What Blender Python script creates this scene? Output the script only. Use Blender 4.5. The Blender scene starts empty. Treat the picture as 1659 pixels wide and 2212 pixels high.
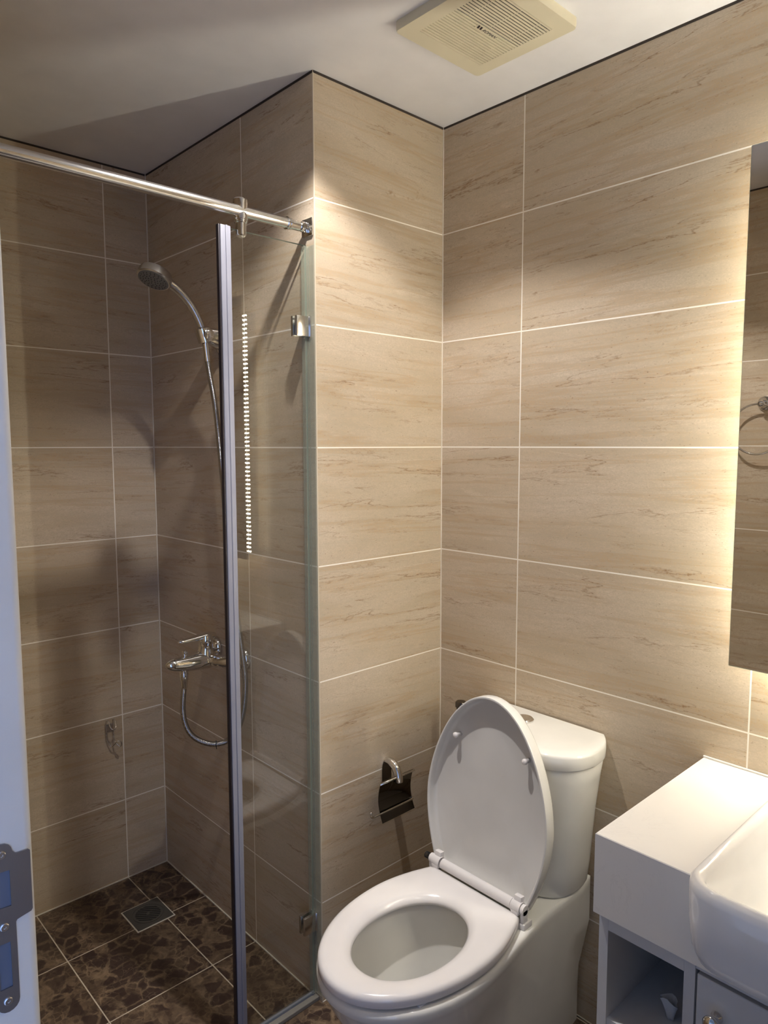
import bpy, bmesh, math, random
from mathutils import Vector, Matrix
random.seed(7)
PI = math.pi
C = bpy.context.scene.collection
SC = bpy.context.scene

# ------------------------------------------------------------------ camera, world, lights, exposure
XR, YP, XE, YB, ZC = 1.5555, 1.4165, 1.0955, 2.3159, 2.3716     # right wall, pillar front, pillar side, shower back, ceiling
XL, JX, YF = 0.190, 0.2205, -0.62                                           # left wall, wall behind the basin end
cam_d = bpy.data.cameras.new('camera')
cam = bpy.data.objects.new('camera', cam_d); C.objects.link(cam)
cam_d.sensor_fit = 'VERTICAL'; cam_d.sensor_height = 36.0; cam_d.lens = 1543.53 * 36.0 / 2212.0
cam_d.clip_start = 0.02
_r = Vector((0.73038859, -0.68302936, -0.00184324)); _u = Vector((0.06573597, 0.06760731, 0.99554409)); _f = Vector((0.67986122, 0.72725521, -0.09427921))
m = Matrix((( _r.x, _u.x, -_f.x, 0), (_r.y, _u.y, -_f.y, 0), (_r.z, _u.z, -_f.z, 1.4886), (0, 0, 0, 1)))
cam.matrix_world = m
SC.camera = cam

SC.view_settings.view_transform = 'Standard'
SC.view_settings.look = 'None'
SC.view_settings.gamma = 1.0
SC.view_settings.use_curve_mapping = False
SC.view_settings.exposure = 0.43

W = bpy.data.worlds.new('world'); SC.world = W; W.use_nodes = True
bg = W.node_tree.nodes['Background']
# daylit hallway outside the doorway: brighter below, added to lift the ceiling, dimmer above
_t = W.node_tree; _g = _t.nodes.new('ShaderNodeTexCoord'); _s = _t.nodes.new('ShaderNodeSeparateXYZ'); _c = _t.nodes.new('ShaderNodeValToRGB')
_a = _t.nodes.new('ShaderNodeMath'); _a.operation = 'MULTIPLY_ADD'; _a.inputs[1].default_value = 0.5; _a.inputs[2].default_value = 0.5
_t.links.new(_g.outputs['Generated'], _s.inputs[0]); _t.links.new(_s.outputs[2], _a.inputs[0]); _t.links.new(_a.outputs[0], _c.inputs[0])
# unseen blue glow added towards -y to brighten the door jamb
_m = _t.nodes.new('ShaderNodeMapRange'); _m.interpolation_type = 'SMOOTHSTEP'; _t.links.new(_s.outputs[1], _m.inputs[0])
for _i, _v in enumerate((-0.60, -0.85, 0.0, 1.0)): _m.inputs[_i + 1].default_value = _v
_x = _t.nodes.new('ShaderNodeMix'); _x.data_type = 'RGBA'; _t.links.new(_m.outputs[0], _x.inputs[0]); _t.links.new(_c.outputs[0], _x.inputs[6]); _x.inputs[7].default_value = (1.0, 1.5, 2.9, 1)
_t.links.new(_x.outputs[2], bg.inputs[0])
_c.color_ramp.elements[0].position = 0.30; _c.color_ramp.elements[0].color = (0.42, 0.60, 1.0, 1)
_c.color_ramp.elements[1].position = 0.52; _c.color_ramp.elements[1].color = (0.09, 0.13, 0.22, 1)
bg.inputs[1].default_value = 0.82

def lamp(name, kind, loc, energy, color, **kw):
    d = bpy.data.lights.new(name, kind); o = bpy.data.objects.new(name, d); C.objects.link(o)
    o.location = loc; d.energy = energy; d.color = color
    for k, v in kw.items():
        if k == 'rot': o.rotation_euler = v
        else: setattr(d, k, v)
    return o
LX, LY = 0.892, 1.131
lamp('downlight_lamp', 'SPOT', (LX, LY, ZC - 0.004), 25.0, (1.0, 0.95, 0.92), spot_size=math.radians(118), spot_blend=0.34, shadow_soft_size=0.014)
lamp('downlight_beam', 'SPOT', (LX, LY, ZC - 0.004), 46.0, (1.0, 0.96, 0.94), spot_size=math.radians(54), spot_blend=1.0, shadow_soft_size=0.014)
lamp('assumed_basin_lamp', 'SPOT', (0.85, 0.05, ZC - 0.004), 5.0, (1.0, 0.96, 0.92), spot_size=math.radians(118), spot_blend=0.34, shadow_soft_size=0.022)  # unseen second downlight, only assumed above the basin
LED_COL = (1.0, 0.83, 0.50)
LED_W = 5.2
# daylight coming through the doorway: portal over the opening
p = lamp('doorway_portal', 'AREA', (0.095, 0.25, 1.05), 1.0, (1, 1, 1), shape='RECTANGLE', size=2.1, size_y=1.0, rot=(0, -PI/2, 0))
p.data.cycles.is_portal = True

# ------------------------------------------------------------------ node helpers
class NT:
    def __init__(s, name):
        s.m = bpy.data.materials.new(name); s.m.use_nodes = True; s.t = s.m.node_tree
        s.b = s.t.nodes['Principled BSDF']; s.out = s.t.nodes['Material Output']
    def n(s, typ, **kw):
        nd = s.t.nodes.new(typ)
        for k, v in kw.items():
            if k.startswith('i_'): s.put(nd.inputs[int(k[2:]) if k[2:].isdigit() else k[2:]], v)
            else: setattr(nd, k, v)
        return nd
    def put(s, sock, v):
        if hasattr(v, 'is_output') or isinstance(v, bpy.types.NodeSocket): s.t.links.new(v, sock)
        else: sock.default_value = v
    def math(s, op, a, b=0.0, c=None, clamp=False):
        nd = s.n('ShaderNodeMath', operation=op, use_clamp=clamp); s.put(nd.inputs[0], a); s.put(nd.inputs[1], b)
        if c is not None: s.put(nd.inputs[2], c)
        return nd.outputs[0]
    def mix(s, f, a, b, mode='MIX'):
        nd = s.n('ShaderNodeMix', data_type='RGBA', blend_type=mode, clamp_factor=True)
        s.put(nd.inputs[0], f); s.put(nd.inputs[6], a); s.put(nd.inputs[7], b); return nd.outputs[2]
    def comb(s, x, y, z):
        nd = s.n('ShaderNodeCombineXYZ'); s.put(nd.inputs[0], x); s.put(nd.inputs[1], y); s.put(nd.inputs[2], z); return nd.outputs[0]
    def noise(s, vec, scale, detail=4, rough=0.5, dist=0.0):
        nd = s.n('ShaderNodeTexNoise'); s.put(nd.inputs['Vector'], vec); nd.inputs['Scale'].default_value = scale
        nd.inputs['Detail'].default_value = detail; nd.inputs['Roughness'].default_value = rough; nd.inputs['Distortion'].default_value = dist
        return nd.outputs['Fac']
    def ramp(s, f, stops):
        nd = s.n('ShaderNodeValToRGB'); s.put(nd.inputs[0], f); e = nd.color_ramp.elements
        while len(e) < len(stops): e.new(0.5)
        for el, (p_, c) in zip(e, stops):
            el.position = p_; el.color = c if isinstance(c, tuple) else (c, c, c, 1)
        return nd.outputs[0]
    def maprange(s, v, a, b, c=0.0, d=1.0):
        nd = s.n('ShaderNodeMapRange', clamp=True); s.put(nd.inputs[0], v)
        for i, x in enumerate((a, b, c, d)): nd.inputs[i + 1].default_value = x
        return nd.outputs[0]

def srgb(r, g, b):
    f = lambda c: c / 12.92 if c <= 0.04045 else ((c + 0.055) / 1.055) ** 2.4
    return (f(r / 255), f(g / 255), f(b / 255), 1)

def simple(name, col, rough=0.5, metal=0.0, spec=0.5, coat=0.0, bump=0.0):
    q = NT(name); b = q.b
    b.inputs['Base Color'].default_value = col; b.inputs['Roughness'].default_value = rough; b.inputs['Metallic'].default_value = metal
    b.inputs['Specular IOR Level'].default_value = spec; b.inputs['Coat Weight'].default_value = coat; b.inputs['Coat Roughness'].default_value = 0.05
    # faint procedural variation
    tc = q.n('ShaderNodeNewGeometry').outputs['Position']
    nz = q.noise(tc, 9.0, 3)
    c2 = q.mix(q.maprange(nz, 0.35, 0.7), col, tuple(min(1, x * 0.94) for x in col[:3]) + (1,))
    q.t.links.new(c2, b.inputs['Base Color'])
    if bump:
        bp = q.n('ShaderNodeBump'); bp.inputs['Strength'].default_value = bump; bp.inputs['Distance'].default_value = 0.002
        q.t.links.new(q.noise(tc, 60.0, 3), bp.inputs['Height']); q.t.links.new(bp.outputs[0], b.inputs['Normal'])
    return q.m

def wall_tile(name, axis, phase, seed, base=srgb(203, 189, 167)):
    """600 x 300 mm travertine look tile, laid in a straight grid; axis = world axis running along the wall"""
    q = NT(name)
    pos = q.n('ShaderNodeNewGeometry').outputs['Position']
    sp = q.n('ShaderNodeSeparateXYZ'); q.put(sp.inputs[0], pos)
    u = q.math('SUBTRACT', sp.outputs[0 if axis == 'x' else 1], phase)
    v = q.math('SUBTRACT', sp.outputs[2], 0.2806)
    un = q.math('DIVIDE', u, 0.6); vn = q.math('DIVIDE', v, 0.3)
    ui = q.math('FLOOR', un); vi = q.math('FLOOR', vn)
    uf = q.math('SUBTRACT', un, ui); vf = q.math('SUBTRACT', vn, vi)
    # distance to tile edges in metres
    du = q.math('MULTIPLY', q.math('MINIMUM', uf, q.math('SUBTRACT', 1.0, uf)), 0.6)
    dv = q.math('MULTIPLY', q.math('MINIMUM', vf, q.math('SUBTRACT', 1.0, vf)), 0.3)
    grout = q.math('LESS_THAN', q.math('MINIMUM', du, dv), 0.0017)
    wn = q.n('ShaderNodeTexWhiteNoise', noise_dimensions='3D'); q.put(wn.inputs[0], q.comb(ui, vi, seed))
    rnd = wn.outputs['Value']
    off = q.math('MULTIPLY', q.math('FLOOR', q.math('MULTIPLY', rnd, 6.0)), 3.7)
    # metric tile coordinates, shifted by one of six printed patterns; slight slant
    tu = q.math('MULTIPLY', uf, 0.6); tv = q.math('MULTIPLY', vf, 0.3)
    slant = q.math('ADD', tv, q.math('MULTIPLY', tu, 0.03))
    P = q.comb(q.math('ADD', tu, off), slant, q.math('ADD', off, seed))
    def st(a, b):   # stretched coordinates
        vm = q.n('ShaderNodeVectorMath', operation='MULTIPLY'); q.put(vm.inputs[0], P); vm.inputs[1].default_value = (a, b, 1.0); return vm.outputs[0]
    cloud = q.noise(st(2.2, 9.0), 1.0, 5, 0.55, 0.6)
    streak = q.noise(st(3.0, 55.0), 1.0, 7, 0.62, 0.15)
    grain = q.noise(st(190.0, 300.0), 1.0, 5, 0.75)
    grain2 = q.noise(st(60.0, 120.0), 1.0, 4, 0.7)
    vn1 = q.noise(st(1.5, 13.0), 1.0, 10, 0.62, 0.25)
    vein = q.math('SUBTRACT', 1.0, q.maprange(q.math('ABSOLUTE', q.math('SUBTRACT', vn1, 0.5)), 0.0, 0.010))
    vmask = q.maprange(q.noise(st(2.6, 14.0), 1.1, 3, 0.5), 0.50, 0.62)
    vein = q.math('MULTIPLY', vein, vmask)
    vn2 = q.noise(st(2.6, 21.0), 1.2, 10, 0.66, 0.35)
    vein2 = q.math('SUBTRACT', 1.0, q.maprange(q.math('ABSOLUTE', q.math('SUBTRACT', vn2, 0.47)), 0.0, 0.010))
    vein2 = q.math('MULTIPLY', vein2, q.maprange(q.noise(st(3.0, 14.0), 1.3, 3), 0.50, 0.62))
    gold = q.noise(st(0.9, 15.0), 1.0, 8, 0.58, 0.2)
    gold = q.math('SUBTRACT', 1.0, q.maprange(q.math('ABSOLUTE', q.math('SUBTRACT', gold, 0.535)), 0.004, 0.040))
    patch = q.maprange(q.noise(st(5.0, 11.0), 1.0, 6, 0.65, 1.0), 0.64, 0.72)          # crusty brown patches
    patch = q.math('MULTIPLY', patch, q.maprange(q.noise(st(60, 90), 1.0, 4), 0.45, 0.6))
    pale = q.maprange(q.noise(st(4.0, 22.0), 0.8, 4, 0.5, 0.8), 0.66, 0.70)
    flecks = q.math('MULTIPLY', q.maprange(q.noise(st(150.0, 330.0), 1.0, 2), 0.68, 0.76), 0.55)
    dk = tuple(x * 0.80 for x in base[:3]) + (1,)
    c = q.mix(q.maprange(cloud, 0.35, 0.65), (base[0] * 1.05, base[1] * 1.02, base[2] * 1.02, 1), (base[0] * .86, base[1] * .80, base[2] * .72, 1))
    c = q.mix(q.math('MULTIPLY', q.maprange(streak, 0.44, 0.72), 0.40), c, dk)
    c = q.mix(q.math('MULTIPLY', pale, 0.45), c, tuple(min(1, x * 1.18) for x in base[:3]) + (1,))
    c = q.mix(q.math('MULTIPLY', gold, 0.36), c, srgb(176, 140, 92))
    c = q.mix(q.math('MULTIPLY', patch, 0.65), c, srgb(146, 108, 66))
    c = q.mix(q.math('MULTIPLY', vein, 0.9), c, srgb(128, 90, 52))
    c = q.mix(q.math('MULTIPLY', vein2, 0.66), c, srgb(132, 94, 56))
    c = q.mix(q.math('MULTIPLY', q.maprange(grain, 0.42, 0.60), 0.55), c, dk)
    c = q.mix(q.math('MULTIPLY', q.maprange(grain2, 0.46, 0.64), 0.40), c, (base[0] * .80, base[1] * .78, base[2] * .76, 1))
    c = q.mix(q.math('MULTIPLY', q.maprange(grain, 0.42, 0.30), 0.35), c, tuple(min(1, x * 1.18) for x in base[:3]) + (1,))
    c = q.mix(flecks, c, srgb(112, 84, 58))
    tint = q.math('ADD', 0.965, q.math('MULTIPLY', wn.outputs['Value'], 0.07))
    hs = q.n('ShaderNodeHueSaturation'); q.put(hs.inputs['Color'], c); q.put(hs.inputs['Value'], tint)
    c = q.mix(grout, hs.outputs[0], srgb(242, 236, 224))
    q.t.links.new(c, q.b.inputs['Base Color'])
    rg = q.math('ADD', 0.175, q.math('MULTIPLY', grout, 0.5)); q.t.links.new(rg, q.b.inputs['Roughness'])
    q.b.inputs['Specular IOR Level'].default_value = 0.42
    bp = q.n('ShaderNodeBump'); bp.inputs['Strength'].default_value = 0.35; bp.inputs['Distance'].default_value = 0.0008
    q.t.links.new(q.math('SUBTRACT', 1.0, grout), bp.inputs['Height']); q.t.links.new(bp.outputs[0], q.b.inputs['Normal'])
    return q.m

def floor_tile(name):
    q = NT(name)
    pos = q.n('ShaderNodeNewGeometry').outputs['Position']
    sp = q.n('ShaderNodeSeparateXYZ'); q.put(sp.inputs[0], pos)
    u = q.math('DIVIDE', q.math('SUBTRACT', sp.outputs[0], 0.652), 0.2985); v = q.math('DIVIDE', q.math('SUBTRACT', sp.outputs[1], 1.741), 0.3)
    ui = q.math('FLOOR', u); vi = q.math('FLOOR', v); uf = q.math('SUBTRACT', u, ui); vf = q.math('SUBTRACT', v, vi)
    d = q.math('MULTIPLY', q.math('MINIMUM', q.math('MINIMUM', uf, q.math('SUBTRACT', 1.0, uf)), q.math('MINIMUM', vf, q.math('SUBTRACT', 1.0, vf))), 0.3)
    grout = q.math('LESS_THAN', d, 0.0016)
    wn = q.n('ShaderNodeTexWhiteNoise', noise_dimensions='3D'); q.put(wn.inputs[0], q.comb(ui, vi, 3.0))
    P = q.comb(q.math('ADD', sp.outputs[0], q.math('MULTIPLY', wn.outputs['Value'], 9.0)), sp.outputs[1], q.math('MULTIPLY', wn.outputs['Value'], 5.0))
    nz = q.n('ShaderNodeTexNoise'); q.put(nz.inputs['Vector'], P); nz.inputs['Scale'].default_value = 9.0; nz.inputs['Detail'].default_value = 5
    add = q.n('ShaderNodeVectorMath', operation='MULTIPLY_ADD'); q.put(add.inputs[0], nz.outputs['Color']); add.inputs[1].default_value = (0.055, 0.055, 0.055); q.put(add.inputs[2], P)
    nf = q.n('ShaderNodeTexNoise'); q.put(nf.inputs['Vector'], P); nf.inputs['Scale'].default_value = 45.0; nf.inputs['Detail'].default_value = 4
    add2 = q.n('ShaderNodeVectorMath', operation='MULTIPLY_ADD'); q.put(add2.inputs[0], nf.outputs['Color']); add2.inputs[1].default_value = (0.014, 0.014, 0.014); q.put(add2.inputs[2], add.outputs[0])
    V = add2.outputs[0]
    v1 = q.n('ShaderNodeTexVoronoi', feature='DISTANCE_TO_EDGE'); q.put(v1.inputs['Vector'], V); v1.inputs['Scale'].default_value = 21.0
    v2 = q.n('ShaderNodeTexVoronoi', feature='F1'); q.put(v2.inputs['Vector'], V); v2.inputs['Scale'].default_value = 21.0
    v3 = q.n('ShaderNodeTexVoronoi', feature='DISTANCE_TO_EDGE'); q.put(v3.inputs['Vector'], V); v3.inputs['Scale'].default_value = 52.0
    v4 = q.n('ShaderNodeTexVoronoi', feature='F1'); q.put(v4.inputs['Vector'], V); v4.inputs['Scale'].default_value = 52.0
    sc = q.n('ShaderNodeSeparateColor'); q.put(sc.inputs[0], v2.outputs['Color']); sc4 = q.n('ShaderNodeSeparateColor'); q.put(sc4.inputs[0], v4.outputs['Color'])
    big = q.noise(P, 20.0, 9, 0.72, 0.4)
    base = q.ramp(big, [(0.32, srgb(70, 55, 45)), (0.50, srgb(104, 86, 69)), (0.68, srgb(142, 120, 96))])
    c = q.mix(q.math('MULTIPLY', q.math('MULTIPLY', q.maprange(v3.outputs['Distance'], 0.03, 0.14), q.maprange(sc4.outputs[0], 0.45, 0.55)), 0.6), base, srgb(62, 47, 40))
    c = q.mix(q.math('MULTIPLY', q.math('MULTIPLY', q.maprange(v1.outputs['Distance'], 0.06, 0.12), q.maprange(sc.outputs[0], 0.42, 0.5)), 0.82), c, srgb(56, 41, 38))
    edge = q.math('MULTIPLY', q.math('SUBTRACT', 1.0, q.maprange(v3.outputs['Distance'], 0.0, 0.05)), q.maprange(q.noise(P, 16.0, 3), 0.48, 0.62))
    edge1 = q.math('MULTIPLY', q.math('SUBTRACT', 1.0, q.maprange(v1.outputs['Distance'], 0.0, 0.035)), q.maprange(q.noise(P, 11.0, 3), 0.46, 0.6))
    c = q.mix(q.math('MULTIPLY', edge, 0.30), c, srgb(165, 142, 114))
    c = q.mix(q.math('MULTIPLY', edge1, 0.45), c, srgb(168, 146, 118))
    c = q.mix(grout, c, srgb(205, 193, 172))
    q.t.links.new(c, q.b.inputs['Base Color'])
    q.t.links.new(q.math('ADD', 0.32, q.math('MULTIPLY', grout, 0.4)), q.b.inputs['Roughness'])
    return q.m

M = {}
M['wall_r'] = wall_tile('travertine_tile_right', 'y', 0.5395, 2.0)
M['wall_e'] = wall_tile('travertine_tile_side', 'y', 0.5365, 7.0)
M['wall_p'] = wall_tile('travertine_tile_front', 'x', 0.9700, 4.0)
M['wall_b'] = wall_tile('travertine_tile_back', 'x', 0.9520, 11.0)
M['wall_l'] = wall_tile('travertine_tile_left', 'y', 0.5365, 15.0)
M['floor'] = floor_tile('dark_marble_tile')
M['ceiling'] = simple('ceiling_paint', srgb(240, 239, 240), 0.38, spec=0.35)
M['grout'] = simple('corner_grout', srgb(226, 218, 202), 0.6)
M['edge'] = simple('tile_corner_trim', srgb(198, 186, 166), 0.4)
M['porcelain'] = simple('white_porcelain', srgb(226, 224, 218), 0.07, spec=0.55)
M['seat'] = simple('white_seat_plastic', srgb(230, 226, 224), 0.16, spec=0.5)
M['cover'] = simple('white_cover_plastic', srgb(214, 212, 208), 0.22, spec=0.5)
M['basin'] = simple('basin_ceramic', srgb(232, 230, 228), 0.06, spec=0.55)
M['chrome'] = simple('chrome', (0.78, 0.77, 0.75, 1), 0.07, 1.0)
M['hose'] = simple('dull_chrome_hose', (0.42, 0.41, 0.40, 1), 0.16, 1.0)
M['satin'] = simple('satin_chrome', (0.62, 0.61, 0.60, 1), 0.24, 1.0)
M['steel'] = simple('brushed_steel', (0.72, 0.71, 0.69, 1), 0.2, 1.0)
M['darksteel'] = simple('dark_polished_steel', (0.15, 0.14, 0.13, 1), 0.05, 1.0)  # dark base colour paints in the dark surroundings the paper flap reflects
M['strike'] = simple('zinc_strike_plate', (0.42, 0.42, 0.44, 1), 0.38, 1.0)
M['screw'] = simple('screw_steel', (0.7, 0.7, 0.72, 1), 0.3, 1.0)
M['black'] = simple('black_gap', (0.012, 0.012, 0.012, 1), 0.6)
M['nozzle'] = simple('grey_nozzle_plate', srgb(112, 110, 106), 0.45)
M['cabinet'] = simple('white_cabinet_board', srgb(210, 211, 213), 0.35)
M['plastic'] = simple('cream_fan_plastic', srgb(222, 214, 188), 0.4)
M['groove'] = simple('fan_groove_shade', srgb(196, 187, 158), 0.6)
M['jamb'] = simple('painted_door_jamb', srgb(222, 222, 220), 0.35)
M['seal'] = simple('grey_magnetic_seal', srgb(146, 147, 158), 0.3)
M['sealdark'] = simple('dark_seal_magnet', srgb(34, 28, 36), 0.4)
M['threshold'] = simple('grey_threshold_profile', srgb(128, 124, 116), 0.35)
M['drain'] = simple('drain_steel', srgb(94, 91, 86), 0.4, 0.35)
M['bag'] = simple('milky_plastic_bag', srgb(200, 204, 210), 0.3)
M['ledback'] = simple('led_strip_backing', srgb(225, 225, 205), 0.5)
M['housing'] = simple('mirror_housing', srgb(190, 190, 186), 0.45)
M['mirror_back'] = simple('mirror_backing', srgb(70, 68, 64), 0.5)
M['logo'] = simple('logo_ink', srgb(40, 34, 30), 0.5)

def quartz():
    q = NT('white_quartz'); pos = q.n('ShaderNodeNewGeometry').outputs['Position']
    n1 = q.noise(pos, 7.0, 8, 0.65, 1.5); n2 = q.noise(pos, 3.0, 3)
    v = q.math('SUBTRACT', 1.0, q.maprange(q.math('ABSOLUTE', q.math('SUBTRACT', n1, 0.5)), 0.0, 0.012))
    v = q.math('MULTIPLY', v, q.maprange(n2, 0.52, 0.62))
    c = q.mix(q.math('MULTIPLY', v, 0.09), srgb(228, 224, 218), srgb(150, 150, 150))
    q.t.links.new(c, q.b.inputs['Base Color']); q.b.inputs['Roughness'].default_value = 0.22; return q.m
M['quartz'] = quartz()

def glassmat(name, tint, refl=1.0):
    """thin sheet: clear transmission plus Fresnel reflection"""
    q = NT(name); t = q.t
    tr = q.n('ShaderNodeBsdfTransparent'); tr.inputs[0].default_value = tint
    gl = q.n('ShaderNodeBsdfGlossy'); gl.inputs['Roughness'].default_value = 0.0; gl.inputs[0].default_value = (1, 1, 1, 1)
    fr = q.n('ShaderNodeFresnel'); ge = q.n('ShaderNodeNewGeometry'); q.put(fr.inputs[0], q.math('SUBTRACT', 1.5, q.math('MULTIPLY', ge.outputs['Backfacing'], 1.5 - 1 / 1.5)))
    nz = q.noise(q.n('ShaderNodeNewGeometry').outputs['Position'], 6.0, 2)
    f = q.math('MULTIPLY', fr.outputs[0], q.math('ADD', refl, q.math('MULTIPLY', nz, 0.05)))
    mx = q.n('ShaderNodeMixShader'); q.put(mx.inputs[0], f); q.put(mx.inputs[1], tr.outputs[0]); q.put(mx.inputs[2], gl.outputs[0])
    t.links.new(mx.outputs[0], q.out.inputs[0]); return q.m
M['glass'] = glassmat('shower_glass', (0.975, 0.985, 0.975, 1), 1.0)
def sealmat():
    q = NT('pale_green_clear_seal'); q.b.inputs['Base Color'].default_value = srgb(178, 180, 160); q.b.inputs['Roughness'].default_value = 0.25
    nz = q.noise(q.n('ShaderNodeNewGeometry').outputs['Position'], 12.0, 2); q.put(q.b.inputs['Alpha'], q.math('ADD', 0.30, q.math('MULTIPLY', nz, 0.06))); return q.m
M['clearseal'] = sealmat()
M['glassedge'] = simple('green_glass_edge', srgb(122, 142, 128), 0.12, spec=0.6)
q = NT('mirror_silver'); q.b.inputs['Metallic'].default_value = 1.0; q.b.inputs['Roughness'].default_value = 0.0
q.put(q.b.inputs['Base Color'], q.mix(q.noise(q.n('ShaderNodeNewGeometry').outputs['Position'], 2.0, 2), (0.80, 0.80, 0.78, 1), (0.83, 0.83, 0.81, 1))); M['mirror'] = q.m
def emis(name, col, s):
    q = NT(name); q.b.inputs['Base Color'].default_value = (0.8, 0.8, 0.8, 1)
    q.b.inputs['Emission Color'].default_value = col + (1,); q.b.inputs['Emission Strength'].default_value = s; return q.m
M['led'] = emis('led_diode', (1.0, 0.935, 0.77), 520.0)
M['bulb'] = emis('downlight_bulb', (1.0, 0.88, 0.70), 25.0)

# ------------------------------------------------------------------ mesh helpers
def obj(name, bm, mats, parent=None, smooth=False, auto=None):
    me = bpy.data.meshes.new(name); bmesh.ops.recalc_face_normals(bm, faces=bm.faces[:]); bm.to_mesh(me); bm.free()
    for mm in (mats if isinstance(mats, (list, tuple)) else [mats]): me.materials.append(M[mm] if isinstance(mm, str) else mm)
    o = bpy.data.objects.new(name, me); C.objects.link(o)
    if smooth or auto:
        me.polygons.foreach_set('use_smooth', [True] * len(me.polygons))
        if auto: me.set_sharp_from_angle(angle=math.radians(auto))
    if parent is not None:
        bpy.context.view_layer.update()
        o.parent = parent; o.matrix_parent_inverse = parent.matrix_world.inverted()
    return o
def thing(name, label, cat, loc, group=None):
    o = bpy.data.objects.new(name, None); C.objects.link(o); o.location = loc; o.empty_display_size = 0.05
    o['label'] = label; o['category'] = cat
    if group: o['group'] = group
    bpy.context.view_layer.update(); return o
def tag(o, label, cat, group=None):
    o['label'] = label; o['category'] = cat
    if group: o['group'] = group
    return o
def struct(name, bm, m_, label=None, **kw):
    o = obj(name, bm, m_, **kw); o['kind'] = 'structure'
    if label: o['label'] = label
    return o
def box(bm, x0, x1, y0, y1, z0, z1, bev=0.0, seg=2, mat=0):
    t = bmesh.new(); bmesh.ops.create_cube(t, size=1.0)
    for v in t.verts: v.co = Vector(((x0 + x1) / 2 + v.co.x * (x1 - x0), (y0 + y1) / 2 + v.co.y * (y1 - y0), (z0 + z1) / 2 + v.co.z * (z1 - z0)))
    if bev: bmesh.ops.bevel(t, geom=t.edges[:], offset=bev, segments=seg, affect='EDGES', profile=0.5)
    for f in t.faces: f.material_index = mat
    merge(bm, t); return bm
def merge(bm, t, mtx=None):
    if mtx is not None: t.transform(mtx)
    me = bpy.data.meshes.new('tmp'); t.to_mesh(me); t.free(); bm.from_mesh(me); bpy.data.meshes.remove(me)
def B(): return bmesh.new()
def loft(bm, rings, cap0=True, cap1=True, close=True, mat=0):
    vs = [[bm.verts.new(p_) for p_ in r] for r in rings]; n = len(rings[0])
    for a, b in zip(vs[:-1], vs[1:]):
        for i in range(n if close else n - 1):
            j = (i + 1) % n
            try: bm.faces.new((a[i], a[j], b[j], b[i])).material_index = mat
            except ValueError: pass
    if cap0: bm.faces.new(vs[0][::-1]).material_index = mat
    if cap1: bm.faces.new(vs[-1]).material_index = mat
    return vs
def frames(pts):
    pts = [Vector(p_) for p_ in pts]; T = []
    for i in range(len(pts)):
        a = pts[max(0, i - 1)]; b = pts[min(len(pts) - 1, i + 1)]; T.append((b - a).normalized())
    up = Vector((0, 0, 1)) if abs(T[0].z) < 0.9 else Vector((1, 0, 0))
    n = (up - T[0] * up.dot(T[0])).normalized(); out = []
    for t in T:
        n = (n - t * n.dot(t)).normalized(); out.append((n, t.cross(n)))
    return pts, out
def tube(bm, pts, rad, seg=12, caps=True, flat=1.0, mat=0):
    pts, fr = frames(pts); rings = []
    for i, (p_, (n, b)) in enumerate(zip(pts, fr)):
        r = rad(i) if callable(rad) else (rad[i] if isinstance(rad, (list, tuple)) else rad)
        rings.append([p_ + n * (r * math.cos(2 * PI * k / seg)) + b * (r * flat * math.sin(2 * PI * k / seg)) for k in range(seg)])
    loft(bm, rings, caps, caps, mat=mat); return bm
def spline(pts, n=12):
    P = [Vector(p_) for p_ in pts]; P = [P[0] * 2 - P[1]] + P + [P[-1] * 2 - P[-2]]; out = []
    for i in range(1, len(P) - 2):
        for k in range(n):
            t = k / n; a, b, c, d = P[i - 1:i + 3]
            out.append(0.5 * ((2 * b) + (c - a) * t + (2 * a - 5 * b + 4 * c - d) * t * t + (3 * b - a - 3 * c + d) * t ** 3))
    out.append(P[-2]); return out
def lathe(bm, prof, origin=(0, 0, 0), axis=(0, 0, 1), seg=32, mat=0, caps=True):
    """prof: (radius, distance along axis)"""
    a = Vector(axis).normalized(); up = Vector((0, 0, 1)) if abs(a.z) < 0.9 else Vector((1, 0, 0)); n = (up - a * up.dot(a)).normalized(); b = a.cross(n); O = Vector(origin)
    rings = [[O + a * h + (n * math.cos(2 * PI * k / seg) + b * math.sin(2 * PI * k / seg)) * max(r, 1e-4) for k in range(seg)] for r, h in prof]
    loft(bm, rings, caps, caps, mat=mat); return bm
def quad(bm, pts, mat=0):
    f = bm.faces.new([bm.verts.new(p_) for p_ in pts]); f.material_index = mat; return f
def prism(bm, pts2, z0, z1, mat=0, bev=0.0):
    t = B(); loft(t, [[(x, y, z0) for x, y in pts2], [(x, y, z1) for x, y in pts2]])
    if bev:
        bmesh.ops.recalc_face_normals(t, faces=t.faces[:])
        bmesh.ops.bevel(t, geom=[e for e in t.edges if abs(e.verts[0].co.z - e.verts[1].co.z) < 1e-6], offset=bev, segments=2, affect='EDGES')
    for f in t.faces: f.material_index = mat
    merge(bm, t); return bm

# ------------------------------------------------------------------ setting
T_ = 0.10
bm = B(); box(bm, XL - 0.4, XR + T_, YF - T_, YB + T_, -0.08, 0.0); struct('floor', bm, 'floor', 'dark brown marbled floor tiles with pale grout')
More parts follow.
